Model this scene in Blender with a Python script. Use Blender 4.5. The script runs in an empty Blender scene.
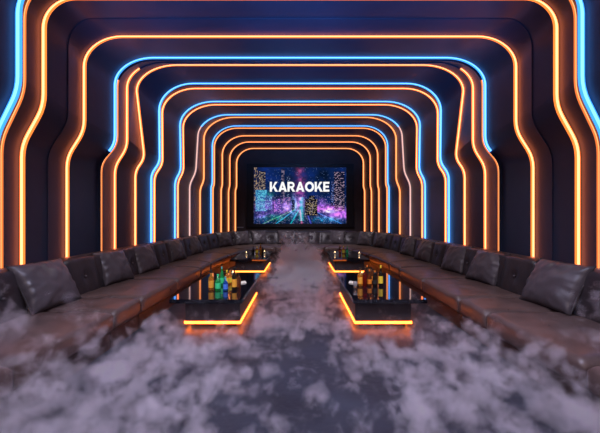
import bpy, bmesh, math, random
import numpy as np
from mathutils import Vector, Matrix, noise as mnoise

S = bpy.context.scene
C = S.collection
PI = math.pi
random.seed(4)
F = 320.0                      # focal length in pixels of a 600 px wide frame
CX, CY, HC = 299.9, 216.8, 1.5

# ------------------------------------------------------------------ camera
cam = bpy.data.objects.new('camera', bpy.data.cameras.new('camera'))
C.objects.link(cam)
cam.location = (0, 0, HC)
cam.rotation_euler = (PI/2, 0, 0)
cam.data.sensor_width = 36
cam.data.lens = 36*F/600
cam.data.clip_start = 0.02
S.camera = cam

# ------------------------------------------------------------------ world
w = bpy.data.worlds.new('world'); S.world = w
w.use_nodes = True
w.node_tree.nodes['Background'].inputs[0].default_value = (0.05, 0.06, 0.14, 1)
w.node_tree.nodes['Background'].inputs[1].default_value = 0.3

# ------------------------------------------------------------------ exposure
S.view_settings.view_transform = 'Standard'
S.view_settings.look = 'None'
S.view_settings.gamma = 1
S.view_settings.exposure = 0.0
S.view_settings.use_curve_mapping = False
try:
    S.cycles.volume_bounces = 1
    S.cycles.max_bounces = 10
    S.cycles.volume_step_rate = 0.5
    S.cycles.sample_clamp_indirect = 4
except Exception:
    pass

# ------------------------------------------------------------------ added soft fill lights, unseen, above and behind the viewer
def area(name, loc, target, sx, sy, power, col, spread=100):
    l = bpy.data.lights.new(name, 'AREA'); l.shape = 'RECTANGLE'
    l.size = sx; l.size_y = sy; l.energy = power; l.color = col; l.spread = math.radians(spread)
    o = bpy.data.objects.new(name, l); C.objects.link(o)
    o.location = loc
    d = Vector(target) - Vector(loc)
    o.rotation_euler = d.to_track_quat('-Z', 'Y').to_euler()
    return o
area('overhead_fill_light', (0, 2.3, 4.28), (0, 2.9, 0), 4.6, 1.2, 112, (0.72, 0.71, 1.0))
area('rear_fill_light', (0, -0.8, 4.25), (0, 4.0, 0.2), 4.6, 1.2, 45, (1.0, 0.76, 0.76))
def spot(name, loc, target, power, ang, col, r=0.04):
    l = bpy.data.lights.new(name, 'SPOT'); l.energy = power; l.color = col
    l.spot_size = math.radians(ang); l.spot_blend = 0.9; l.shadow_soft_size = r
    o = bpy.data.objects.new(name, l); C.objects.link(o); o.location = loc
    o.rotation_euler = (Vector(target)-Vector(loc)).to_track_quat('-Z', 'Y').to_euler()
spot('aisle_fill_spot', (0, 3.6, 4.2), (0, 7.6, 0.2), 700, 38, (0.78, 0.80, 1.0))  # added unseen spot that brightens the fog in the aisle
for sx in (-1, 1):
    for yy, pw in ((5.2, 95), (8.2, 125), (11.2, 150)):
        spot('sofa_fill_spot', (sx*1.9, yy, 4.1), (sx*2.75, yy+.1, 0.4), pw, 66, (1.0, 0.85, 0.84))  # added fill for the side sofas, bare lights without fixtures
for sx in (-1, 1):
    spot('table_fill_spot', (sx*1.15, 3.2, 4.1), (sx*1.12, 5.0, 0.5), 330, 15, (1.0, 0.86, 0.7))  # added narrow spots that lift the bottles, no real lamps there
spot('sofa_fill_spot', (0, 9.2, 4.1), (0, 12.6, 0.6), 480, 70, (0.9, 0.80, 0.95))  # added fill for the back sofa row, no fixture
for sx in (-1, 1):
    spot('blue_wash_lamp', (sx*1.0, 0.4, 1.9), (sx*1.2, 6.5, 5.2), 1300, 54, (0.08, 0.34, 1.0), .1)

# ------------------------------------------------------------------ materials
def mat(name, col, rough=0.5, metal=0.0, spec=0.5, bump=0.0, bscale=40, var=0.0, vscale=4, trans=0.0,
        emit=None, estr=0.0, coat=0.0, ior=1.45, rvar=0.0):
    m = bpy.data.materials.new(name); m.use_nodes = True
    nt = m.node_tree; b = nt.nodes['Principled BSDF']
    b.inputs['Base Color'].default_value = (*col, 1)
    b.inputs['Roughness'].default_value = rough
    b.inputs['Metallic'].default_value = metal
    b.inputs['Specular IOR Level'].default_value = spec
    b.inputs['Transmission Weight'].default_value = trans
    b.inputs['Coat Weight'].default_value = coat
    b.inputs['IOR'].default_value = ior
    tc = nt.nodes.new('ShaderNodeTexCoord')
    if var > 0 or rvar > 0:
        n = nt.nodes.new('ShaderNodeTexNoise'); n.inputs['Scale'].default_value = vscale
        n.inputs['Detail'].default_value = 6
        nt.links.new(tc.outputs['Object'], n.inputs['Vector'])
        if var > 0:
            r = nt.nodes.new('ShaderNodeValToRGB')
            r.color_ramp.elements[0].position = 0.3; r.color_ramp.elements[1].position = 0.7
            r.color_ramp.elements[0].color = (*[c*(1-var) for c in col], 1)
            r.color_ramp.elements[1].color = (*[min(1, c*(1+var)) for c in col], 1)
            nt.links.new(n.outputs['Fac'], r.inputs['Fac'])
            nt.links.new(r.outputs['Color'], b.inputs['Base Color'])
        if rvar > 0:
            q = nt.nodes.new('ShaderNodeMapRange')
            q.inputs['From Min'].default_value = 0.3; q.inputs['From Max'].default_value = 0.7
            q.inputs['To Min'].default_value = max(0, rough-rvar); q.inputs['To Max'].default_value = min(1, rough+rvar)
            nt.links.new(n.outputs['Fac'], q.inputs['Value'])
            nt.links.new(q.outputs['Result'], b.inputs['Roughness'])
    if bump > 0:
        n2 = nt.nodes.new('ShaderNodeTexNoise'); n2.inputs['Scale'].default_value = bscale
        n2.inputs['Detail'].default_value = 5
        nt.links.new(tc.outputs['Object'], n2.inputs['Vector'])
        bp = nt.nodes.new('ShaderNodeBump'); bp.inputs['Strength'].default_value = bump
        bp.inputs['Distance'].default_value = 0.02
        nt.links.new(n2.outputs['Fac'], bp.inputs['Height'])
        nt.links.new(bp.outputs['Normal'], b.inputs['Normal'])
    if emit:
        b.inputs['Emission Color'].default_value = (*emit, 1)
        b.inputs['Emission Strength'].default_value = estr
    return m

def emis(name, col, s=1.0):
    m = bpy.data.materials.new(name); m.use_nodes = True
    nt = m.node_tree
    for n in list(nt.nodes): nt.nodes.remove(n)
    e = nt.nodes.new('ShaderNodeEmission'); o = nt.nodes.new('ShaderNodeOutputMaterial')
    e.inputs[0].default_value = (*col, 1); e.inputs[1].default_value = s
    nt.links.new(e.outputs[0], o.inputs[0])
    return m

M = {}
M['wall'] = mat('wall_panel', (0.032, 0.046, 0.092), 0.42, spec=0.45, bump=0.05, bscale=6, var=0.12, vscale=1.5)
M['backwall'] = mat('back_wall_panel', (0.055, 0.042, 0.045), 0.5, var=0.15, vscale=2)
M['floor'] = mat('dark_concrete', (0.020, 0.025, 0.038), 0.42, bump=0.3, bscale=14, var=0.45, vscale=2.2, rvar=0.14)
M['leather'] = mat('brown_leather', (0.105, 0.072, 0.064), 0.35, spec=0.55, bump=0.04, bscale=7, var=0.25, vscale=6, rvar=0.08)
M['leather2'] = mat('grey_brown_leather', (0.092, 0.080, 0.088), 0.38, spec=0.55, bump=0.4, bscale=7, var=0.18, vscale=5, rvar=0.08)
M['leather3'] = mat('dark_leather', (0.036, 0.030, 0.033), 0.40, spec=0.5, bump=0.35, bscale=9, var=0.18, vscale=5)
M['plinth'] = mat('plinth_leather', (0.050, 0.031, 0.027), 0.5, bump=0.1, bscale=30)
M['black'] = mat('black_gloss', (0.006, 0.007, 0.012), 0.05, spec=0.6, coat=0.5)
M['tablebase'] = mat('table_base_lacquer', (0.040, 0.034, 0.040), 0.35, var=0.2, vscale=8)
M['bezel'] = mat('screen_bezel', (0.008, 0.008, 0.012), 0.3)
M['white'] = mat('white_card', (0.85, 0.82, 0.75), 0.5)
M['grey'] = mat('grey_metal', (0.35, 0.36, 0.40), 0.35, metal=0.6)
M['o_core'] = emis('amber_led_core', (5.0, 1.15, 0.50))
M['o_edge'] = emis('amber_led_edge', (1.8, 0.36, 0.06))
M['d_core'] = emis('dim_amber_led_core', (2.4, 0.78, 0.28))
M['d_edge'] = emis('dim_amber_led_edge', (1.1, 0.25, 0.06))
M['b_core'] = emis('blue_led_core', (0.38, 1.1, 3.0))
M['b_edge'] = emis('blue_led_edge', (0.08, 0.56, 1.8))
M['p_core'] = emis('pale_led_core', (1.2, 0.72, 0.60))
M['p_edge'] = emis('pale_led_edge', (0.45, 0.24, 0.28))
M['t_core'] = emis('table_led_core', (11, 2.0, 0.22))
M['t_edge'] = emis('table_led_edge', (3.0, 0.35, 0.02))

# ------------------------------------------------------------------ mesh helpers
def obj(name, bm, m, parent=None, smooth=False, mats=None):
    me = bpy.data.meshes.new(name)
    bmesh.ops.recalc_face_normals(bm, faces=bm.faces)
    bm.to_mesh(me); bm.free()
    for x in (mats or [m]): me.materials.append(x)
    if smooth:
        me.polygons.foreach_set('use_smooth', [True]*len(me.polygons))
    o = bpy.data.objects.new(name, me); C.objects.link(o)
    if parent: o.parent = parent
    return o
def tag(o, label, cat, group=None, kind=None):
    if label: o['label'] = label
    if cat: o['category'] = cat
    if group: o['group'] = group
    if kind: o['kind'] = kind
    return o
def struct(o, label=None):
    o['kind'] = 'structure'
    if label: o['label'] = label
    return o
def empty(name, loc, rz=0):
    o = bpy.data.objects.new(name, None); C.objects.link(o)
    o.location = loc; o.rotation_euler = (0, 0, rz); o.empty_display_size = 0.1
    return o
def children(o): return [c for c in bpy.data.objects if c.parent is o]
def copy_tree(o, parent=None):
    c = o.copy(); C.objects.link(c)
    if parent: c.parent = parent
    for ch in children(o): copy_tree(ch, c)
    return c
def box(bm, x0, x1, y0, y1, z0, z1, bev=0.0):
    r = bmesh.ops.create_cube(bm, size=1)
    for v in r['verts']:
        v.co = Vector(((x0+x1)/2 + v.co.x*(x1-x0), (y0+y1)/2 + v.co.y*(y1-y0), (z0+z1)/2 + v.co.z*(z1-z0)))
    if bev > 0:
        es = list({e for v in r['verts'] for e in v.link_edges})
        bmesh.ops.bevel(bm, geom=es, offset=bev, segments=2, affect='EDGES')
def lathe(bm, prof, seg=16, cx=0, cy=0, midx=0):
    rings = []
    for r, z in prof:
        rings.append([bm.verts.new((cx+r*math.cos(2*PI*k/seg), cy+r*math.sin(2*PI*k/seg), z)) for k in range(seg)])
    for a, b in zip(rings, rings[1:]):
        for k in range(seg):
            f = bm.faces.new((a[k], a[(k+1) % seg], b[(k+1) % seg], b[k])); f.material_index = midx
    for ring, p in ((rings[0], prof[0]), (rings[-1], prof[-1])):
        if p[0] > 1e-4:
            f = bm.faces.new(ring); f.material_index = midx
def px(x, y, Y):
    """point of the photograph at distance Y, as (X, Z)"""
    return ((x-CX)*Y/F, HC-(y-CY)*Y/F)

# ------------------------------------------------------------------ tunnel profiles
def bend(p0, p1, p2, d, n=5):
    a = p1+(p0-p1).normalized()*min(d, (p0-p1).length*0.48)
    b = p1+(p2-p1).normalized()*min(d, (p2-p1).length*0.48)
    return [a*(1-t)**2+p1*2*t*(1-t)+b*t*t for t in [k/(n-1) for k in range(n)]]
def half_profile(Y, ut, ub, y1, y2, lo, yc, rx, ry):
    """right half in metres, floor -> ceiling centre. pixel offsets from the centre: ut upper x at the corner,
    ub upper x at the waist, lo lower x; y1..y2 the slanted waist; yc ceiling; rx, ry corner radii."""
    k = Y/F
    P = lambda dx, y: Vector((dx*k, HC-(y-CY)*k))
    fl = Vector((lo*k, 0.0)); l2 = P(lo, y2); l1 = P(ub, y1)
    c0 = P(ut, yc+ry)
    pts = [fl] + bend(fl, l2, l1, 0.16) + bend(l2, l1, c0, 0.16)
    n = 14
    for i in range(n):
        a = PI/2*i/(n-1)
        pts.append(P(ut-rx+rx*math.cos(a), yc+ry-ry*math.sin(a)))
    pts.append(P(0, yc))
    return pts                       # 1+5+5+14+1 = 26
NB = 11                              # points below the corner arc
def full(h):
    return [Vector((-p.x, p.y)) for p in h] + [Vector((p.x, p.y)) for p in reversed(h[:-1])]
def wfac(i, n):
    """strip width along the profile: full on the walls, slimmer on the ceiling"""
    m = min(i, n-1-i)
    return 1.0 if m < 11 else max(.62, 1.0-.38*(m-11)/10)
def offset(pts, d):
    out = []; n_ = len(pts)
    for i, p in enumerate(pts):
        a = pts[max(0, i-1)]; b = pts[min(len(pts)-1, i+1)]
        t = (b-a).normalized(); nrm = Vector((-t.y, t.x))
        out.append(p+nrm*d*wfac(i, n_))
    return out                       # left leg goes up: normal points outwards (-x)
# name, colour, width, lower dx, upper top dx, upper bottom dx, waist y1, y2, ceiling y, corner rx, ry, (Y override), range
ST = [
 ('b', .078, 304.0, 280.8, 280.8,  90, 137, -21.5, 32, 36, None, None),
 ('d', .030, 297.7, 274.8, 274.8,  93, 141, -16.0, 32, 36, None, None),
 ('o', .066, 277.2, 255.6, 255.6, 107, 146,  -1.0, 32, 30, None, None),
 ('n', .012, 252.5, 232.0, 232.0, 122, 153,  19.0, 24, 30, None, None),
 ('o', .056, 232.4, 215.3, 215.3, 131, 158,  37.3, 38, 30, None, None),
 ('b', .056, 200.6, 184.6, 184.6, 145, 163,  58.4, 38, 27, None, 'upper'),
 ('d', .034, 198.5, 182.4, 182.4, 145, 164,  60.8, 37, 26, None, 'lower'),
 ('o', .050, 184.8, 172.6, 172.6, 148, 167,  62.6, 37, 26, 6.40, 'legs'),
 ('o', .054, 164.4, 163.0, 155.2, 159, 171,  65.6, 40, 26, None, None),
 ('b', .060, 148.6, 140.6, 140.0, 163, 174,  84.0, 34, 27, None, None),
 ('o', .050, 145.4, 137.6, 137.2, 165, 176,  89.0, 33, 25, None, None),
 ('b', .058, 124.9, 119.8, 119.0, 171, 181, 102.0, 34, 24, None, None),
 ('o', .046, 121.9, 116.7, 116.2, 172, 182, 105.2, 33, 23, None, None),
 ('p', .058, 110.2, 102.0, 104.0, 172, 185, 115.2, 30, 22, None, None),
 ('d', .062,  99.8,  96.0,  96.0, 181, 189, 117.8, 30, 22, 11.5, None),
 ('b', .050,  89.0,  87.6,  87.6, 184, 187, 126.3, 24, 20, 12.3, None),
 ('d', .058,  87.0,  85.6,  85.6, 185, 188, 128.6, 23, 19, 12.45, None),
 ('d', .066,  78.8,  77.6,  77.6, 186, 189, 136.2, 22, 19, 13.05, None),
 ('d', .066,  71.4,  70.2,  70.2, 187, 190, 142.4, 19, 17, 13.65, None),
 ('d', .070,  64.6,  63.4,  63.4, 188, 190, 148.8, 17, 15, 14.2, None),
]
PR = []
for (c, wd, lo, ut, ub, y1, y2, yc, rx, ry, Yo, rg) in ST:
    Y = Yo or 1168.0/lo
    PR.append([c, wd, Y, full(half_profile(Y, ut, ub, y1, y2, lo, yc, rx, ry)), rg])
# the tunnel goes on behind the viewer with the same section
base_prof = PR[2][3]
near = []
for c, wd, Y in (('o', .066, -1.6), ('b', .078, -1.0), ('o', .066, 0.3), ('b', .078, 1.1), ('o', .066, 2.2), ('b', .078, 2.75)):
    near.append([c, wd, Y, [p.copy() for p in base_prof], None])
ALL = near+PR
Y_REAR, Y_BACK = -2.6, 14.35
NP = len(base_prof)
rings = [(Y_REAR, base_prof)]
for c, wd, Y, p, rg in ALL:
    rings.append((Y, offset(p, wd/2)))
    rings.append((Y, offset(p, -wd/2)))
rings.append((Y_BACK, offset(PR[-1][3], -PR[-1][1]/2)))
def liner(i0, i1, name):
    bm = bmesh.new()
    V = [[bm.verts.new((q.x, Y, max(q.y, 0.0) if 0 < i < NP-1 else 0.0)) for i, q in enumerate(r)] for Y, r in rings]
    for a, b in zip(V, V[1:]):
        for i in range(i0, i1):
            try: bm.faces.new((a[i], a[i+1], b[i+1], b[i]))
            except ValueError: pass
    for v in [v for v in bm.verts if not v.link_faces]: bm.verts.remove(v)
    # thickness outwards
    o = obj(name, bm, M['wall'], None, True)
    o.data.set_sharp_from_angle(angle=math.radians(45))
    return struct(o)
liner(0, NB-1, 'wall_left').update_tag()
liner(NP-NB, NP-1, 'wall_right')
liner(NB-1, NP-NB, 'ceiling')
for nm, c in (('wall_left', 0), ('wall_right', 0), ('ceiling', 0)):
    pass
# floor and end walls
bm = bmesh.new(); box(bm, -4.3, 4.3, Y_REAR, Y_BACK+.1, -0.1, 0.0); struct(obj('floor', bm, M['floor']))
bm = bmesh.new(); box(bm, -4.3, 4.3, Y_BACK, Y_BACK+.1, 0, 5.6); struct(obj('wall_back', bm, M['backwall']))
bm = bmesh.new(); box(bm, -4.3, 4.3, Y_REAR-.1, Y_REAR, 0, 5.6); struct(obj('wall_rear', bm, M['wall']))

# LED strips
NAMES = {'b': 'blue', 'o': 'amber', 'd': 'thin amber', 'p': 'pale pinkish'}
LAB = {
 0: 'widest blue light strip, nearest portal, curving out of the frame at both sides',
 1: 'thin amber light strip running just inside the nearest wide blue strip',
 2: 'wide amber light strip, first portal whose ceiling run touches the top of the picture',
 4: 'amber light strip standing alone in the second portal, whole ceiling run in view',
 5: 'blue light strip that stops at the waist bend above a thin amber one',
 6: 'thin amber light strip carrying on down the wall where the blue strip stops',
 7: 'amber light strip on the walls only, fading out below the ceiling corner',
 8: 'amber light strip whose upper legs lean inwards towards the waist bend',
 9: 'bright blue light strip, outer of the closest blue and amber double portal',
 10: 'amber light strip hugging the inside of the bright blue double portal',
 11: 'blue light strip, outer line of the second blue and amber double portal',
 12: 'amber light strip, inner line of the second blue and amber double portal',
 13: 'light strip, pale pinkish on the walls with a deep waist bend, blue across the ceiling',
 14: 'amber light strip just inside the pale pinkish one with a small waist bend',
 15: 'narrow blue light strip, outer line of the farthest double portal',
 16: 'amber light strip, inner line of the farthest blue and amber double portal',
 17: 'amber light strip, third portal out from the screen wall',
 18: 'amber light strip, second portal out from the screen wall',
 19: 'amber light strip of the innermost portal framing the karaoke screen',
}
def led(i, rec, label, group):
    c, wd, Y, p, rg = rec
    fr = [(-wd/2, 0.0), (-wd/2*0.96, -.012), (-wd*.26, -.018), (wd*.26, -.018), (wd/2*0.96, -.012), (wd/2, 0.0)]
    n0, n1 = 0, NP
    segs = [(0, NP)]
    if rg in ('legs', 'lower'):
        e_ = 8 if rg == 'legs' else 3
        tx = 'amber light strip on the %s wall only, fading out below the ceiling corner' if rg == 'legs' else 'thin amber strip down the %s wall, going on below where the blue strip stops'
        for side, sg in (('left', (0, NB+e_)), ('right', (NP-NB-e_, NP))):
            led(i, [c, wd, Y, p, sg], tx % side, group)
        return
    if isinstance(rg, tuple): segs = [rg]
    if rg == 'upper': segs = [(6, NP-6)]
    bm = bmesh.new()
    for s0, s1 in segs:
        rows = []
        for d, dy in fr:
            q = offset(p, -d)
            rows.append([bm.verts.new((q[k].x, Y+dy-0.002, max(q[k].y, 0.004))) for k in range(s0, s1)])
        for r in range(len(fr)-1):
            for k in range(s1-s0-1):
                f = bm.faces.new((rows[r][k], rows[r][k+1], rows[r+1][k+1], rows[r+1][k]))
                f.material_index = 1 if r == 2 else 0
                if c == 'p' and NB+4 <= s0+k < NP-NB-5: f.material_index += 2
    o = obj('led_strip', bm, None, mats=[M[c+'_edge'], M[c+'_core']]+([M['b_edge'], M['b_core']] if c == 'p' else []))
    tag(o, label, 'light strip', group)
for i, rec in enumerate(PR):
    if rec[0] == 'n': continue
    led(i, rec, LAB[i], 'light strips lining the tunnel')
for rec in near:
    led(-1, rec, 'light strip portal behind the viewer, outside the picture', 'light strips behind the viewer')

# ------------------------------------------------------------------ karaoke screen on the back wall
def screen():
    Y = 14.22
    x0, z1 = px(246.8, 164.3, Y); x1, z0 = px(353.4, 227.4, Y)
    t = empty('karaoke_screen', ((x0+x1)/2, Y_BACK, z0))
    tag(t, 'large wall screen showing a neon night city behind the word KARAOKE', 'screen')
    ox, oy, oz = (x0+x1)/2, Y_BACK, z0
    dx0, dz1 = px(253.8, 167.8, Y); dx1, dz0 = px(346.0, 224.0, Y)
    bm = bmesh.new()
    # bezel as four bars and a back plate
    yb, yf = -0.005, Y-0.05-oy
    box(bm, x0-ox, x1-ox, -0.06, yb, 0, z1-oz)
    box(bm, x0-ox, dx0-ox, yf, -0.06, 0, z1-oz); box(bm, dx1-ox, x1-ox, yf, -0.06, 0, z1-oz)
    box(bm, dx0-ox, dx1-ox, yf, -0.06, 0, dz0-oz); box(bm, dx0-ox, dx1-ox, yf, -0.06, dz1-oz, z1-oz)
    obj('bezel', bm, M['bezel'], t)
    # picture: a colour grid computed here
    W, H = 276, 168
    rs = np.random.RandomState(7)
    u = (np.arange(W)+.5)/W; v = 1-(np.arange(H)+.5)/H       # v=1 top
    U, Vv = np.meshgrid(u, v)
    img = np.zeros((H, W, 3))
    def nz(sc, seed):
        r = np.random.RandomState(seed).rand(40, 60)
        X = U*sc; Yy = Vv*sc*.6
        xi = X.astype(int) % 59; yi = Yy.astype(int) % 39; fx = X % 1; fy = Yy % 1
        fx = fx*fx*(3-2*fx); fy = fy*fy*(3-2*fy)
        return (r[yi, xi]*(1-fx)+r[yi, xi+1]*fx)*(1-fy)+(r[yi+1, xi]*(1-fx)+r[yi+1, xi+1]*fx)*fy
    n1 = nz(8, 1)*.6+nz(19, 2)*.3+nz(43, 3)*.2
    img[..., 0] = .003+.012*n1; img[..., 1] = .008+.045*n1; img[..., 2] = .03+.26*n1**1.5
    st = rs.rand(H, W) > .985
    img[st] = np.array([.35, .5, .9])*rs.rand(st.sum(), 1)
    ng = nz(30, 5)*nz(57, 6)*2.2
    def glow(cx, cy, sx, sy, col, a=1.0):
        g = np.exp(-((U-cx)/sx)**2-((Vv-cy)/sy)**2)*a
        g = g*(.15+1.1*ng)
        img[:] = img+g[..., None]*np.array(col)
    glow(.50, .70, .045, .40, (.30, .05, .09)); glow(.50, .45, .05, .2, (.25, .06, .3))
    def tower(a, b, top, col, lit, dens=.35, seed=0, bot=.1):
        r2 = np.random.RandomState(seed+11)
        i0, i1 = int(a*W), int(b*W); j0, j1 = int((1-top)*H), int((1-bot)*H)
        img[j0:j1, i0:i1] = np.array(col)
        for j in range(j0+1, j1-1, 3):
            for i in range(i0+1, i1-1, 3):
                if r2.rand() < dens:
                    img[j:j+2, i:i+2] = np.array(lit)*(.35+.9*r2.rand())
    tower(.00, .045, 1.0, (.02, .03, .09), (.7, .5, .3), .45, 1, .3)
    tower(.05, .13, .93, (.02, .025, .07), (.75, .6, .45), .45, 2, .3)
    tower(.30, .335, .98, (.02, .03, .09), (.5, .4, .55), .4, 3, .35)
    tower(.36, .40, .85, (.02, .03, .10), (.3, .4, .6), .3, 4, .35)
    tower(.87, .985, .92, (.012, .016, .05), (.6, .45, .6), .4, 5, .22)
    tower(.84, .875, .75, (.02, .03, .09), (.3, .4, .9), .4, 6, .3)
    tower(.02, .145, .60, (.03, .16, .42), (.25, .85, 1.0), .75, 7, .22)
    tower(.12, .20, .50, (.03, .10, .30), (.3, .6, .9), .5, 8, .25)
    tower(.22, .30, .44, (.02, .05, .18), (.7, .3, .8), .5, 9, .2)
    tower(.32, .40, .47, (.02, .05, .18), (.8, .4, .7), .5, 10, .2)
    glow(.24, .30, .16, .10, (.34, .12, .62)); glow(.37, .30, .09, .08, (.38, .25, .70))
    glow(.15, .52, .05, .05, (.05, .35, .35)); glow(.44, .28, .03, .16, (.15, .5, .9))
    glow(.08, .16, .06, .06, (.25, .12, .60)); glow(.22, .10, .12, .05, (.0, .35, .25))
    glow(.78, .26, .16, .05, (.85, .22, .95)); glow(.93, .16, .14, .06, (.7, .18, .9)); glow(.82, .22, .06, .03, (.6, .8, 1.0))
    glow(.74, .36, .04, .06, (.4, .15, .7)); glow(.80, .08, .12, .05, (.02, .35, .6))
    tower(.415, .445, .42, (.01, .02, .07), (.2, .3, .6), .3, 12, .2)
    # bright avenue and light streaks
    g = np.exp(-((U-.515)/.022)**2)*(Vv < .47)*(Vv > .05)
    img += g[..., None]*np.array([.0, .50, .55])
    for k, (c0, c1, col) in enumerate([(.45, .24, (.05, .5, .8)), (.49, .40, (.0, .5, .5)), (.44, .10, (.2, .5, .2)), (.56, .62, (.1, .1, .6)), (.5, .52, (.6, .1, .2)), (.62, .95, (.1, .3, .9))]):
        tt = np.clip((.25-Vv)/.25, 0, 1); xc = c0+(c1-c0)*tt
        img += (np.exp(-((U-xc)/.007)**2)*(Vv < .25))[..., None]*np.array(col)
    tower(.555, .69, .44, (.008, .008, .02), (.55, .45, .30), .45, 13, .14)
    tower(.60, .66, .50, (.008, .008, .02), (.45, .4, .35), .4, 14, .44)
    sp = rs.rand(H, W) > .965; sp &= (Vv < .5)
    img[sp] += np.array([.5, .45, .7])
    img = np.clip(img, 0, 1)**1.2*.95
    me = bpy.data.meshes.new('display')
    vx = np.linspace(dx0-ox, dx1-ox, W+1); vz = np.linspace(dz1-oz, dz0-oz, H+1)
    yy = Y-0.03-oy
    verts = [(x, yy, z) for z in vz for x in vx]
    faces = [(j*(W+1)+i, (j+1)*(W+1)+i, (j+1)*(W+1)+i+1, j*(W+1)+i+1) for j in range(H) for i in range(W)]
    me.from_pydata(verts, [], faces)
    ca = me.color_attributes.new('picture', 'FLOAT_COLOR', 'CORNER')
    arr = np.repeat(np.concatenate([img.reshape(-1, 3), np.ones((H*W, 1))], 1), 4, axis=0)
    ca.data.foreach_set('color', arr.ravel().astype(np.float32))
    m = bpy.data.materials.new('screen_picture'); m.use_nodes = True
    nt = m.node_tree
    for n in list(nt.nodes): nt.nodes.remove(n)
    a = nt.nodes.new('ShaderNodeVertexColor'); a.layer_name = 'picture'
    e = nt.nodes.new('ShaderNodeEmission'); e.inputs[1].default_value = 1.0
    o_ = nt.nodes.new('ShaderNodeOutputMaterial')
    nt.links.new(a.outputs[0], e.inputs[0]); nt.links.new(e.outputs[0], o_.inputs[0])
    me.materials.append(m)
    d = bpy.data.objects.new('display', me); C.objects.link(d); d.parent = t
    # lettering
    def bar(bm, pts):
        vs = [bm.verts.new((p[0], 0, p[1])) for p in pts]; bm.faces.new(vs)
    def letter(bm, ch, ox_, s):
        P = lambda L: [(ox_+x*s, y*s) for x, y in L]
        th = .24
        if ch == 'K':
            bar(bm, P([(0, 0), (th, 0), (th, 1), (0, 1)])); 
            bar(bm, P([(th, .34), (.58, 1), (.88, 1), (th, .20)]))
            bar(bm, P([(.34, .50), (.50, .66), (.92, 0), (.62, 0)])); return .90
        if ch == 'A':
            bar(bm, P([(0, 0), (.27, 0), (.60, 1), (.38, 1)])); bar(bm, P([(.71, 0), (.98, 0), (.60, 1), (.38, 1)]))
            bar(bm, P([(.24, .18), (.74, .18), (.68, .38), (.30, .38)])); return .97
        if ch == 'R':
            bar(bm, P([(0, 0), (th, 0), (th, 1), (0, 1)]))
            n = 10; cx, cy, ro, ri = .48, .675, .325, .115
            bar(bm, P([(th, 1), (th, .79), (cx, .79), (cx, 1)])); bar(bm, P([(th, .56), (th, .35), (cx, .35), (cx, .56)]))
            for k in range(n):
                a0 = -PI/2+PI*k/n; a1 = -PI/2+PI*(k+1)/n
                bar(bm, P([(cx+ri*math.cos(a0), cy+ri*math.sin(a0)), (cx+ro*math.cos(a0), cy+ro*math.sin(a0)),
                           (cx+ro*math.cos(a1), cy+ro*math.sin(a1)), (cx+ri*math.cos(a1), cy+ri*math.sin(a1))]))
            bar(bm, P([(.34, .38), (.60, .42), (.86, 0), (.58, 0)])); return .88
        if ch == 'O':
            n = 28
            for k in range(n):
                a0 = 2*PI*k/n; a1 = 2*PI*(k+1)/n
                bar(bm, P([(.52+.27*math.cos(a0), .5+.28*math.sin(a0)), (.52+.52*math.cos(a0), .5+.52*math.sin(a0)),
                           (.52+.52*math.cos(a1), .5+.52*math.sin(a1)), (.52+.27*math.cos(a1), .5+.28*math.sin(a1))]))
            return 1.04
        if ch == 'E':
            bar(bm, P([(0, 0), (th, 0), (th, 1), (0, 1)]))
            for z in (0, .395, .79): bar(bm, P([(th, z), (.70 if z != .395 else .64, z), (.70 if z != .395 else .64, z+.21), (th, z+.21)]))
            return .70
    tx0, tz1 = px(269.8, 182.2, Y); tx1, tz0 = px(329.2, 192.0, Y)
    bm = bmesh.new(); x = 0; gap = .07
    for ch in 'KARAOKE': x += letter(bm, ch, x, 1.0)+gap
    wtot = x-gap
    for vv in bm.verts:
        vv.co.x = tx0-ox+vv.co.x/wtot*(tx1-tx0); vv.co.z = tz0-oz+vv.co.z*(tz1-tz0); vv.co.y = yy-0.006
    obj('lettering', bm, emis('white_letters', (1, 1, 1), 1.0), d)['label'] = 'white capital letters KARAOKE'
screen()
# small pale plate on the back wall
x0, z1 = px(236.6, 227.2, 14.3); x1, z0 = px(243.2, 228.2, 14.3)
bm = bmesh.new(); box(bm, x0, x1, Y_BACK-0.03, Y_BACK, z0, z1, .004)
tag(obj('wall_plate', bm, M['grey']), 'small thin grey plate on the back wall, left of the screen', 'plate')

# ------------------------------------------------------------------ sectional sofa
def path(cx, cy, ax, ay, x_str, y0=0.9, n=60):
    pts = [Vector((x_str, y0)), Vector((x_str, cy))]
    for k in range(1, n+1):
        a = PI/2*k/n
        pts.append(Vector((cx+ax*math.cos(a), cy+ay*math.sin(a))))
    pts.append(Vector((0, cy+ay)))
    return pts
PF = path(0.9, 7.6, 1.19, 3.6, 2.09)
PRr = path(1.6, 10.4, 1.97, 2.9, 3.57)
def arcs(p):
    s = [0]
    for a, b in zip(p, p[1:]): s.append(s[-1]+(b-a).length)
    return s
AF, AR = arcs(PF), arcs(PRr)
def at(p, s_, s):
    for k in range(len(p)-1):
        if s <= s_[k+1] or k == len(p)-2:
            t = (s-s_[k])/max(1e-9, s_[k+1]-s_[k]); return p[k].lerp(p[k+1], min(1, max(0, t)))
def sparam(p, s_, cy, key):
    kind, val = key
    if kind == 'y': return val-p[0].y
    if kind == 'a': # angle on ellipse
        k = 1+val/90*60; i = int(k); t = k-i
        return s_[i] if i >= len(s_)-1 else s_[i]*(1-t)+s_[i+1]*t
    if kind == 'x': return s_[-1]-val
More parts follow.
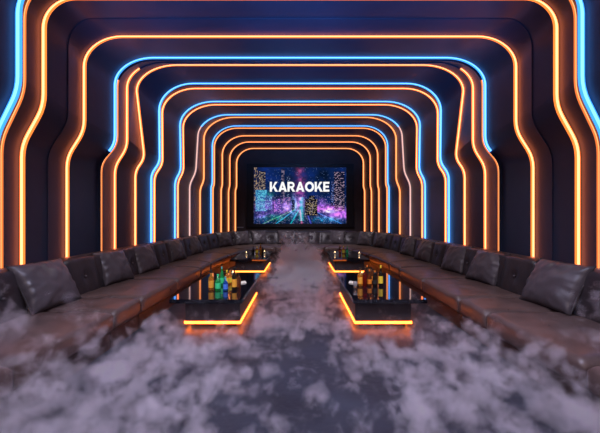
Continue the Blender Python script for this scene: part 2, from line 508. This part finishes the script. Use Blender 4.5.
BD = [(('y', .9), ('y', .9)), (('y', 2.36), ('y', 2.36)), (('y', 3.62), ('y', 3.62)), (('y', 4.25), ('y', 4.25)), (('y', 5.5), ('y', 5.5)),
      (('y', 6.75), ('y', 6.9)), (('y', 7.5), ('y', 8.2)), (('a', 26), ('y', 9.9)), (('a', 50), ('a', 22)), (('a', 70), ('a', 50)), (('x', .85), ('a', 80)), (('x', .0), ('x', .0))]
BS = [(sparam(PF, AF, 0, a), sparam(PRr, AR, 0, b)) for a, b in BD]
def loft(bm, rings_, close=True):
    V = [[bm.verts.new(p) for p in r] for r in rings_]
    n = len(V[0])
    for a, b in zip(V, V[1:]):
        for i in range(n):
            bm.faces.new((a[i], a[(i+1) % n], b[(i+1) % n], b[i]))
    bm.faces.new(V[0]); bm.faces.new(V[-1])
def rloop(q0, q1, z0, z1, r, n=5):
    """rounded rectangle loop in (q metres, z)"""
    L = []
    for cx_, cz_, a0 in ((q0+r, z1-r, PI), (q1-r, z1-r, PI/2), (q1-r, z0+r, 0), (q0+r, z0+r, -PI/2)):
        for k in range(n):
            a = a0-PI/2*k/(n-1); L.append((cx_+r*math.cos(a), cz_+r*math.sin(a)))
    return L
BUT = None
def section(i, side, label, ncell=None):
    (f0, r0), (f1, r1) = BS[i], BS[i+1]
    frf = lambda t: at(PF, AF, f0+(f1-f0)*t); frr = lambda t: at(PRr, AR, r0+(r1-r0)*t)
    mid = frf(.5).lerp(frr(.5), .5)
    org = Vector((side*mid.x, mid.y, 0))
    root = empty('sofa_section', org)
    tag(root, label, 'sofa', 'sections of the long U-shaped leather sofa')
    G = lambda t, q, z: Vector((side*(frf(t).x+(frr(t).x-frf(t).x)*q), frf(t).y+(frr(t).y-frf(t).y)*q, z))-org
    ln = (frf(1).lerp(frr(1), .65)-frf(0).lerp(frr(0), .65)).length
    N = max(10, int(ln/.06))
    ts = [k/N for k in range(N+1)]
    e = .009/ln
    # plinth
    bm = bmesh.new()
    loft(bm, [[G(e+(1-2*e)*t, q, z) for q, z in rloop(.035, .99, 0.0, .205, .008, 2)] for t in ts])
    obj('base', bm, M['plinth'], root)
    # seat cushion
    bm = bmesh.new(); L = rloop(0, .66, .205, .425, .045, 6)
    L = L[:6]+[(.045+.57*k/9, .425) for k in range(1, 9)]+L[6:]
    R = []
    for t in [0, .004, .02]+[k/N for k in range(1, N)]+[.98, .996, 1]:
        c = min(1, (min(t, 1-t)*ln/.05)) ** .5 if min(t, 1-t)*ln < .05 else 1
        row = []
        for q, z in L:
            tt = e+(1-2*e)*t
            zz = z
            if z > .3:
                puff = .018*math.sin(PI*min(1, max(0, q/.66)))*c
                zz = .40+(z-.40)*1.0*(c*.6+.4)-(1-c)*.035+puff
                g = G(tt, q, 0)+org
                zz += .010*mnoise.noise(Vector((g.x*5, g.y*5, 2.1)))
            qq = q + (1-c)*.015 if q < .2 else q
            row.append(G(tt, qq, zz))
        R.append(row)
    loft(bm, R); obj('seat_cushion', bm, M['leather'], root, True)
    # back frame with ledge
    bm = bmesh.new()
    loft(bm, [[G(e+(1-2*e)*t, q, z) for q, z in rloop(.83, 1.0, .205, .885, .015, 3)] for t in ts])
    obj('back_frame', bm, M['leather'], root, True)
    # tufted backrest, one puffed cell per button
    nc = ncell or max(1, round(ln/.66))
    bm = bmesh.new()
    NN = nc*14
    VN = 12
    R = []
    for k in range(NN+1):
        t = e+(1-2*e)*k/NN
        cu = (k/NN*nc) % 1.0
        if k == NN: cu = 1.0
        s = abs(2*cu-1)
        c = max(0.0, 1-s**5)
        row = []
        for j in range(VN+1):
            v = j/VN
            z = .40+(.50)*v
            q = .625+.085*v
            bul = .045*c*(math.sin(PI*min(1, max(0, v*.92+.04)))**.45)
            dm = math.exp(-((cu-.5)/.10)**2-((v-.5)/.13)**2)
            fold = .018*math.exp(-((cu-.5)/.03)**2)*(1-math.exp(-((v-.5)/.2)**2))*math.sin(PI*v)
            row.append(G(t, q-bul/1.5+dm*.030+fold*.3, z-(1-c)*.012*(v > .7)))
        top = .905-(1-c)*.03
        for q, dz in ((.735, .012), (.77, .018), (.80, .012), (.825, -.01)):
            row.append(G(t, q, top+dz))
        row.append(G(t, .83, .40))
        R.append(row)
    loft(bm, R); b = obj('backrest', bm, M['leather3'], root, True)
    for k in range(nc):
        t = e+(1-2*e)*(k+.5)/nc
        p = G(t, .625+.0425-.030+.020-.006, .65)
        bm = bmesh.new()
        bmesh.ops.create_uvsphere(bm, u_segments=10, v_segments=6, radius=.017)
        bb = obj('button', bm, M['leather2'], b, True); bb.location = p
sec_lab = {
 1: 'sofa section running out of the {s} edge of the picture, veiled by fog',
 2: 'wide {s} sofa section behind the nearest big pillow, against the {s} wall',
 3: 'narrow {s} sofa section, just past the big nearest pillow',
 4: 'wide {s} sofa section beside the front table, with the second pillow on it',
 5: '{s} sofa section level with the far end of the front table, third pillow on it',
 6: 'short {s} sofa section where the row starts to bend, behind the fourth pillow',
 7: '{s} sofa section level with the front edge of the far table',
 8: 'curved {s} sofa section beside the far table',
 9: 'curved {s} sofa section in the rear corner of the room',
 10: 'sofa section below the {s} end of the screen, past the rear corner',
}
# sections 1..9 on the sides, 10 covers half of the back row (from the corner to the middle)
for side, s in ((-1, 'left'), (1, 'right')):
    for i in range(0, 11):
        if i == 0:
            lab = 'near end section of the {s} sofa row, beyond the picture edge'.format(s=s)
        elif i == 10:
            lab = 'sofa section under the {s} half of the screen, facing the viewer'.format(s=s)
        elif i == 9:
            lab = 'curved sofa section joining the {s} rear corner to the back row'.format(s=s)
        else:
            lab = sec_lab[i].format(s=s)
        section(i, side, lab)

# ------------------------------------------------------------------ pillows
def pillow_mesh(seed):
    bm = bmesh.new(); n = 26; hw, hh, th = .335, .285, .125
    top = {}; bot = {}
    for s, D in ((1, top), (-1, bot)):
        for i in range(n+1):
            for j in range(n+1):
                if s == -1 and (i in (0, n) or j in (0, n)):
                    D[i, j] = top[i, j]; continue
                u = -1+2*i/n; v = -1+2*j/n
                e = (1-u**2)*(1-v**2)
                t = max(0, e)**.45*th
                pin = 1-.075*((1-abs(u)**2.5)*abs(v)**3)
                pin2 = 1-.075*((1-abs(v)**2.5)*abs(u)**3)
                x = u*hw*pin2; z = v*hh*pin
                edge = max(abs(u), abs(v))
                p = Vector((u*2.2+seed*7, v*2.2, s*3))
                wr = .022*mnoise.noise(p*1.3)*max(0, e)**.3
                # creases running in from the edges
                cr = math.sin(math.atan2(v, u)*17+seed*2+3*mnoise.noise(p))*edge**3*.011*max(0, e)**.25
                D[i, j] = bm.verts.new((x, -s*(t+wr+cr), z))
    for s, D in ((1, top), (-1, bot)):
        for i in range(n):
            for j in range(n):
                bm.faces.new((D[i, j], D[i+1, j], D[i+1, j+1], D[i, j+1]))
    return bm
def piping_mesh():
    bm = bmesh.new(); hw, hh = .335, .285; L = []
    m = 20
    for a, b in (((-1, -1), (1, -1)), ((1, -1), (1, 1)), ((1, 1), (-1, 1)), ((-1, 1), (-1, -1))):
        for k in range(m):
            u = a[0]+(b[0]-a[0])*k/m; v = a[1]+(b[1]-a[1])*k/m
            pin = 1-.075*((1-abs(u)**2.5)*abs(v)**3); pin2 = 1-.075*((1-abs(v)**2.5)*abs(u)**3)
            L.append(Vector((u*hw*pin2, 0, v*hh*pin)))
    R = []
    for i, p in enumerate(L):
        t = (L[(i+1) % len(L)]-L[i-1]).normalized(); nn = t.cross(Vector((0, 1, 0)))
        R.append([bm.verts.new(p+(nn*math.cos(a)+Vector((0, 1, 0))*math.sin(a))*.007) for a in (0, PI/2, PI, 3*PI/2)])
    for i in range(len(R)):
        a, b = R[i], R[(i+1) % len(R)]
        for k in range(4): bm.faces.new((a[k], a[(k+1) % 4], b[(k+1) % 4], b[k]))
    return bm
protos = []
for sd in range(3):
    # the mesh stands on its lower edge: lift it so the origin sits at the base
    root = empty('pillow', (0, 0, 0))
    b = obj('cover', pillow_mesh(sd), M['leather2'], root, True); b.location = (0, 0, .285)
    q = obj('piping', piping_mesh(), M['leather3'], b, True)
    protos.append(root)
used = set()
def pillow(X, Y, yaw, lean, label, k, sc=1.0, roll=0):
    o = protos[k] if k not in used else copy_tree(protos[k])
    used.add(k)
    o.location = (X, Y, .425)
    o.rotation_mode = 'XYZ'
    # local -y is the face; lean tips the top backwards (+y local)
    o.rotation_euler = (Matrix.Rotation(yaw, 3, 'Z') @ Matrix.Rotation(-lean, 3, 'X') @ Matrix.Rotation(roll, 3, 'Y')).to_euler()
    o.scale = (sc, sc, sc)
    tag(o, label, 'pillow', 'leather pillows leaning on the sofa back')
D = math.radians
# side rows: yaw -90 faces +... (local -y towards the aisle)
def side_p(side, Xc, Yc, k, label, sc=1.0, tw=0, roll=0, lean=27):
    yaw = D(90) if side < 0 else D(-90)     # left row: face towards +x
    pillow(side*Xc, Yc, yaw+D(tw), D(lean), label, k, sc, D(roll))
side_p(-1, 2.86, 3.80, 0, 'nearest pillow of the left row, largest on the left side', 1.08, -4, 0, 29)
side_p(-1, 2.92, 5.22, 1, 'second pillow of the left row, behind the largest left one', 1.0, -8, 2)
side_p(-1, 2.92, 6.25, 2, 'third pillow of the left row, close behind the second', 1.0, -8, -2)
side_p(-1, 2.93, 7.80, 0, 'fourth pillow of the left row, standing after a bare button', 1.0, -10, 2)
side_p(-1, 2.93, 9.15, 1, 'fifth pillow of the left row, before the sofa bends', 1.0, -12, 0)
side_p(1, 2.86, 3.78, 1, 'nearest pillow of the right row, largest on the right side', 1.08, 4, 0, 29)
side_p(1, 2.92, 5.22, 2, 'second pillow of the right row, behind the largest right one', 1.0, 10, 2)
side_p(1, 2.92, 6.22, 0, 'third pillow of the right row, close behind the second', 1.0, 8, -2)
side_p(1, 2.93, 7.75, 1, 'fourth pillow of the right row, standing after a bare button', 1.0, 10, 2)
side_p(1, 2.93, 8.85, 2, 'fifth pillow of the right row, before the sofa bends', 1.0, 12, 0)
def back_p(xpx, k, label, sc=1.0, q=.60):
    # place on the curve where the seat meets the backrest, at this picture column
    best = None
    for n in range(400):
        t = n/399
        # walk sections 6..10
        idx = 6+t*4.999; i = int(idx); u = idx-i
        (f0, r0), (f1, r1) = BS[i], BS[i+1]
        a = at(PF, AF, f0+(f1-f0)*u); b = at(PRr, AR, r0+(r1-r0)*u); p = a.lerp(b, q)
        col = p.x/p.y*F
        if best is None or abs(col-abs(xpx-CX)) < best[0]: best = (abs(col-abs(xpx-CX)), p, (b-a).normalized())
    _, p, d = best
    side = -1 if xpx < CX else 1
    yaw = math.atan2(d.y, side*d.x)-PI/2
    pillow(side*p.x, p.y, yaw, D(22), label, k, sc)
back_p(226, 2, 'pillow at the start of the left bend, wide face to the viewer')
back_p(243, 0, 'pillow in the left rear corner bend, beneath the small wall plate')
back_p(260.5, 1, 'back row pillow below the left end of the screen')
back_p(286.5, 2, 'back row pillow just left of the middle')
back_p(301.5, 0, 'back row pillow in the middle, straight under the lettering', .9)
back_p(336, 1, 'back row pillow below the right end of the screen')
back_p(364, 2, 'pillow in the right rear corner bend, past the screen')
back_p(379, 0, 'pillow at the start of the right bend, narrow in view')

# ------------------------------------------------------------------ tables
def table(x_in, x_out, y0, y1, side, label, bx_in, bx_out, by0, by1):
    cx, cy = side*(x_in+x_out)/2, (y0+y1)/2
    t = empty('coffee_table', (cx, cy, 0))
    tag(t, label, 'table', 'low black glass tables with glowing amber bases')
    def sx(a, b):
        p, q = side*a-cx, side*b-cx
        return (min(p, q), max(p, q))
    X = sx(x_in, x_out); Bx = sx(bx_in, bx_out)
    bm = bmesh.new(); box(bm, X[0], X[1], y0-cy, y1-cy, .345, .40, .006)
    obj('tabletop', bm, M['black'], t)
    bm = bmesh.new(); box(bm, Bx[0], Bx[1], by0-cy, by1-cy, .085, .345, .004)
    # shadow gap plinth below
    obj('base', bm, M['tablebase'], t)
    bm = bmesh.new(); box(bm, Bx[0]+.06, Bx[1]-.06, by0-cy+.06, by1-cy-.06, 0.0, .085)
    obj('foot', bm, M['bezel'], t)
    # glowing strip round the lower edge
    bm = bmesh.new()
    o0 = .010; z0, z1 = .055, .085
    a0, a1, b0, b1 = Bx[0]-o0, Bx[1]+o0, by0-cy-o0, by1-cy+o0
    w_ = .03
    box(bm, a0, a1, b0, b0+w_, z0, z1); box(bm, a0, a1, b1-w_, b1, z0, z1)
    box(bm, a0, a0+w_, b0+w_, b1-w_, z0, z1); box(bm, a1-w_, a1, b0+w_, b1-w_, z0, z1)
    o = obj('led_strip', bm, M['t_core'], t); o['label'] = 'amber light strip round the foot'
table(.765, 1.735, 4.24, 6.22, -1, 'front left low black glass table with amber, green and blue bottles', .81, 1.55, 4.32, 5.95)
table(.705, 1.690, 4.24, 6.22, 1, 'front right low black glass table with dark bottles', .745, 1.50, 4.32, 5.95)
table(.87, 1.80, 8.2, 10.15, -1, 'far left low black glass table with two yellow bottles', .93, 1.68, 8.32, 9.9)
table(.85, 1.79, 8.2, 10.15, 1, 'far right low black glass table with candles at both ends of its bottles', .90, 1.66, 8.32, 9.9)

# ------------------------------------------------------------------ bottles, candles, cards
def glass(name, col, emit=0.0):
    m = mat(name, col, 0.08, trans=0.75, ior=1.3)
    return m
G_ = {
 'amber': glass('amber_glass', (1.0, .45, .06)), 'green': glass('green_glass', (.04, .75, .22)),
 'blue': glass('blue_glass', (.04, .22, .9)), 'brown': glass('brown_glass', (.30, .10, .04)),
 'dark': glass('dark_glass', (.05, .045, .04)), 'red': glass('red_glass', (.35, .03, .02)),
 'clear': glass('clear_glass', (.9, .9, .95)),
}
LB = {n: mat('label_'+n, c, .6) for n, c in {'amber': (.95, .45, .05), 'green': (.05, .75, .30), 'blue': (.08, .25, .95), 'yellow': (.95, .72, .06),
      'orange': (.9, .28, .03), 'red': (.5, .05, .03), 'cream': (.8, .7, .5), 'black': (.02, .02, .02), 'teal': (.05, .5, .55)}.items()}
def bottle(x, y, h, r, kind, body, label, cap, text, group):
    t = empty('bottle', (x, y, .40), random.uniform(0, 6))
    tag(t, text, 'bottle', group)
    bm = bmesh.new()
    if kind == 'wine':
        pr = [(r*.85, 0.001), (r, .01), (r, h*.58), (r*.85, h*.66), (r*.42, h*.76), (r*.34, h*.84), (r*.34, h*.95)]; l0, l1 = .14, .50
    elif kind == 'squat':
        pr = [(r*.9, 0.001), (r, .01), (r, h*.55), (r*.9, h*.62), (r*.40, h*.70), (r*.34, h*.90)]; l0, l1 = .12, .48
    else:
        pr = [(r*.88, 0.001), (r, .008), (r, h*.50), (r*.7, h*.64), (r*.36, h*.80), (r*.32, h*.95)]; l0, l1 = .14, .42
    lathe(bm, pr, 14); obj('glass', bm, G_[body], t, True)
    zt = pr[-1][1]; rr = pr[-1][0]
    bm = bmesh.new(); lathe(bm, [(rr*1.12, zt-h*.05), (rr*1.15, h), (rr*.6, h+.003)], 12); obj('cap', bm, LB[cap], t)
    if label:
        bm = bmesh.new(); lathe(bm, [(r+.0015, h*l0), (r+.0015, h*l1)], 14)
        for f in [f for f in bm.faces if len(f.verts) > 4]: bm.faces.remove(f)
        obj('paper_label', bm, LB[label], t, True)
def at_table(xp, yp):      # a point on a table top seen at this pixel
    Y = 1.1*F/(yp-CY); return ((xp-CX)*Y/F, Y)
B = 'bottles on the front left table'
for xp, yp, h, r, k, body, lab, cap, txt in [
  (211.0, 290, .300, .040, 'squat', 'amber', 'amber', 'black', 'amber squat bottle with an orange label, leftmost on the front left table'),
  (217.8, 290.3, .235, .042, 'squat', 'green', 'green', 'green', 'short green bottle in front, beside the leftmost amber one'),
  (221.8, 285.8, .300, .034, 'beer', 'green', 'green', 'teal', 'tall green bottle standing behind the short green one'),
  (225.4, 290.6, .200, .036, 'squat', 'blue', 'blue', 'teal', 'small blue bottle in front on the left table'),
  (226.8, 285.0, .235, .036, 'squat', 'amber', 'yellow', 'yellow', 'yellow-labelled bottle behind the small blue one'),
  (230.0, 284.0, .215, .034, 'squat', 'amber', 'yellow', 'orange', 'yellow bottle, right one of the pair behind the blue bottle'),
  (234.2, 290.0, .330, .036, 'wine', 'dark', 'amber', 'black', 'tall dark wine bottle with a small gold label, front left table'),
  (238.6, 288.0, .230, .036, 'squat', 'brown', None, 'black', 'brown unlabelled bottle, rightmost on the front left table')]:
    X, Y = at_table(xp, yp); bottle(X, Y, h, r, k, body, lab, cap, txt, B)
B = 'bottles on the front right table'
for xp, yp, h, r, k, body, lab, cap, txt in [
  (360.0, 286.3, .290, .040, 'wine', 'amber', 'amber', 'black', 'amber bottle with an orange label, left in front on the right table'),
  (364.8, 286.6, .300, .036, 'wine', 'red', None, 'black', 'dark red bottle without a label next to the amber one, right table'),
  (369.4, 286.2, .260, .036, 'beer', 'brown', 'orange', 'orange', 'brown beer bottle with an orange label, centre of the right table group'),
  (366.8, 283.0, .290, .033, 'wine', 'dark', None, 'orange', 'dark unlabelled bottle standing behind, orange cap, right table'),
  (371.4, 282.6, .250, .033, 'beer', 'brown', 'orange', 'black', 'brown bottle with orange label in the back row of the right table'),
  (374.8, 286.2, .240, .038, 'beer', 'dark', 'black', 'orange', 'dark bottle with a black label and orange cap, right table'),
  (380.6, 286.2, .320, .036, 'wine', 'dark', 'yellow', 'yellow', 'tall bottle with yellow cap and yellow label, rightmost on the right table')]:
    X, Y = at_table(xp, yp); bottle(X, Y, h, r, k, body, lab, cap, txt, B)
# yellow neck foil on that bottle
B = 'bottles on the far left table'
for xp, yp, h, r, k, body, lab, cap, txt in [
  (256.8, 254.0, .22, .040, 'squat', 'amber', 'yellow', 'yellow', 'yellow bottle, left of the two on the far left table'),
  (260.5, 251.6, .24, .036, 'beer', 'amber', 'orange', 'yellow', 'amber bottle, right of the two on the far left table'),
  (253.2, 252.6, .18, .034, 'squat', 'dark', None, 'black', 'short dark bottle left of the yellow ones, far left table'),
  (262.6, 253.5, .19, .034, 'squat', 'dark', None, 'black', 'short dark bottle beside the right candle, far left table')]:
    X, Y = at_table(xp, yp); bottle(X, Y, h, r, k, body, lab, cap, txt, B)
B = 'bottles on the far right table'
for xp, yp, h, r, k, body, lab, cap, txt in [
  (339.8, 253.4, .22, .036, 'beer', 'brown', 'red', 'orange', 'brown bottle with a red label beside the left candle, far right table'),
  (343.4, 253.8, .22, .040, 'squat', 'amber', 'yellow', 'yellow', 'yellow bottle in the middle of the far right table group'),
  (347.0, 253.6, .20, .036, 'squat', 'green', 'green', 'green', 'small green bottle, rightmost on the far right table')]:
    X, Y = at_table(xp, yp); bottle(X, Y, h, r, k, body, lab, cap, txt, B)
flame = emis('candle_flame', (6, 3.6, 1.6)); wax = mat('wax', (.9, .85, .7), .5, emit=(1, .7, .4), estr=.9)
def candle(xp, yp, text, s=1.0):
    X, Y = at_table(xp, yp)
    t = empty('candle', (X, Y, .40)); tag(t, text, 'candle', 'small tealights on the tables')
    bm = bmesh.new(); lathe(bm, [(.026*s, 0.001), (.036*s, .055*s), (.034*s, .055*s), (.024*s, .006)], 14); obj('glass_cup', bm, G_['clear'], t, True)
    bm = bmesh.new(); lathe(bm, [(.022*s, .008), (.027*s, .032*s)], 12); obj('wax', bm, wax, t, True)
    bm = bmesh.new(); lathe(bm, [(.003, .034*s), (.011*s, .050*s), (.008*s, .064*s), (.001, .085*s)], 8); obj('flame', bm, flame, t, True)
candle(246.4, 254.8, 'lit candle at the left of the far left table', 1.1)
candle(264.4, 254.0, 'lit candle at the right of the far left table bottles', 1.2)
candle(334.8, 254.8, 'lit candle at the left of the far right table bottles', 1.2)
candle(359.2, 255.2, 'lit candle standing alone on the right of the far right table', 1.1)
candle(232.9, 275.6, 'lit candle at the rear end of the front left table', 1.1)
candle(361.8, 275.2, 'lit candle at the rear end of the front right table', .8)
def card(xp, yp, rz, text):
    X, Y = at_table(xp, yp)
    bm = bmesh.new(); 
    for s in (-1, 1):
        vs = [(-.045, 0, .030), (.045, 0, .030), (.055, s*.035, 0.001), (-.055, s*.035, 0.001)]
        vi = [bm.verts.new(v) for v in vs]; vo = [bm.verts.new((v[0], v[1]+s*.002, v[2])) for v in vs]
        bm.faces.new(vi); bm.faces.new(vo)
        for k in range(4): bm.faces.new((vi[k], vi[(k+1) % 4], vo[(k+1) % 4], vo[k]))
    o = obj('table_card', bm, M['white']); o.location = (X, Y, .40); o.rotation_euler = (0, 0, rz)
    tag(o, text, 'card', 'small white cards on the tables')
card(242.6, 283.2, D(35), 'small white folded card right of the bottles on the front left table')
card(352.2, 283.2, D(-35), 'small white folded card left of the bottles on the front right table')
# amber tumbler on the right table
X, Y = at_table(355.2, 288.5)
t = empty('tumbler', (X, Y, .40)); tag(t, 'short glass with an amber drink left of the right table bottles', 'glass')
bm = bmesh.new(); lathe(bm, [(.028, .001), (.034, .10), (.032, .10), (.026, .01)], 14); obj('glass_cup', bm, G_['clear'], t, True)
bm = bmesh.new(); lathe(bm, [(.0255, .012), (.029, .06)], 14); obj('drink', bm, G_['amber'], t, True)

# ------------------------------------------------------------------ low fog on the floor
def fog():
    bm = bmesh.new(); box(bm, -3.5, 3.5, 0.6, 12.9, 0.002, 1.05)
    m = bpy.data.materials.new('fog'); m.use_nodes = True
    nt = m.node_tree
    for n in list(nt.nodes): nt.nodes.remove(n)
    N = nt.nodes.new; L = nt.links.new
    out = N('ShaderNodeOutputMaterial'); vol = N('ShaderNodeVolumePrincipled')
    vol.inputs['Color'].default_value = (.94, .91, .96, 1)
    vol.inputs['Anisotropy'].default_value = 0.1
    L(vol.outputs[0], out.inputs['Volume'])
    geo = N('ShaderNodeNewGeometry'); sep = N('ShaderNodeSeparateXYZ'); L(geo.outputs['Position'], sep.inputs[0])
    def math_(op, a, b=None, c=None, clamp=False):
        n = N('ShaderNodeMath'); n.operation = op; n.use_clamp = clamp
        for k, v in enumerate((a, b, c)):
            if v is None: continue
            if isinstance(v, (int, float)): n.inputs[k].default_value = v
            else: L(v, n.inputs[k])
        return n.outputs[0]
    def mr(v, a, b, c, d, smooth=True):
        n = N('ShaderNodeMapRange'); n.interpolation_type = 'SMOOTHSTEP' if smooth else 'LINEAR'
        L(v, n.inputs['Value'])
        for nm, q in (('From Min', a), ('From Max', b), ('To Min', c), ('To Max', d)): n.inputs[nm].default_value = q
        return n.outputs['Result']
    def noi(sc, det, rough, dist, vec):
        n = N('ShaderNodeTexNoise'); n.inputs['Scale'].default_value = sc; n.inputs['Detail'].default_value = det
        n.inputs['Roughness'].default_value = rough; n.inputs['Distortion'].default_value = dist
        L(vec, n.inputs['Vector']); return n.outputs['Fac']
    big = noi(1.0, 2, .5, .3, geo.outputs['Position'])
    fine = noi(3.1, 9, .72, .5, geo.outputs['Position'])
    ax = math_('ABSOLUTE', sep.outputs['X'])
    y = sep.outputs['Y']
    front = mr(y, 3.55, 4.1, 1, 0)                      # 1 in the open floor in front of the tables
    # front: thick at the sides, thin along the middle; behind: only the aisle between the tables
    side_f = mr(ax, .15, .9, .35, .98)
    aisle = mr(ax, .45, .85, .92, .15)
    cov = math_('ADD', math_('MULTIPLY', side_f, front), math_('MULTIPLY', aisle, math_('SUBTRACT', 1.0, front)))
    cov = math_('MULTIPLY', cov, mr(y, 10.8, 11.8, 1, 0))
    hgt = math_('MULTIPLY_ADD', big, .70, .02)
    hs = math_('MULTIPLY', mr(ax, 1.0, 2.4, 0, .42), mr(y, 2.5, 3.3, 1, 0))
    hgt = math_('ADD', hgt, hs)
    hgt = math_('ADD', hgt, math_('MULTIPLY', mr(y, 7.0, 9.5, 0, .30), mr(ax, .3, 1.1, 1, 0)))
    zr = math_('DIVIDE', sep.outputs['Z'], hgt)
    thr = math_('MULTIPLY_ADD', zr, .22, .35)
    thr = math_('ADD', thr, math_('MULTIPLY_ADD', cov, -.24, .24))
    # clear over the sofas behind the front
    sofa = math_('MULTIPLY', mr(ax, 1.9, 2.15, 0, .5), mr(y, 2.5, 3.2, 0, 1))
    thr = math_('ADD', thr, sofa)
    # rounded puffs
    nv = N('ShaderNodeTexNoise'); nv.inputs['Scale'].default_value = 4.0; nv.inputs['Detail'].default_value = 5
    L(geo.outputs['Position'], nv.inputs['Vector'])
    vm = N('ShaderNodeVectorMath'); vm.operation = 'MULTIPLY_ADD'
    L(nv.outputs['Color'], vm.inputs[0]); vm.inputs[1].default_value = (.55, .55, .55); L(geo.outputs['Position'], vm.inputs[2])
    vo = N('ShaderNodeTexVoronoi'); vo.feature = 'F1'; vo.inputs['Scale'].default_value = 4.1
    L(vm.outputs[0], vo.inputs['Vector'])
    fine = math_('ADD', fine, math_('MULTIPLY_ADD', vo.outputs['Distance'], -.50, .195))
    d = math_('SUBTRACT', fine, thr)
    d = math_('ADD', d, math_('MULTIPLY', mr(y, 5.5, 8.5, 0, .07), mr(ax, .5, 1.0, 1, 0)))
    d = mr(d, 0, .26, 0, 1)
    dens = math_('MULTIPLY', d, 17.0)
    haze = math_('MULTIPLY', mr(sep.outputs['Z'], .0, .30, .10, 0), mr(ax, 1.8, 2.2, 1, 0))
    dens = math_('ADD', dens, haze)
    L(dens, vol.inputs['Density'])
    o = obj('fog_bank', bm, m)
    tag(o, 'low white stage fog drifting over the dark floor between the sofas', 'fog', None, 'stuff')
fog()
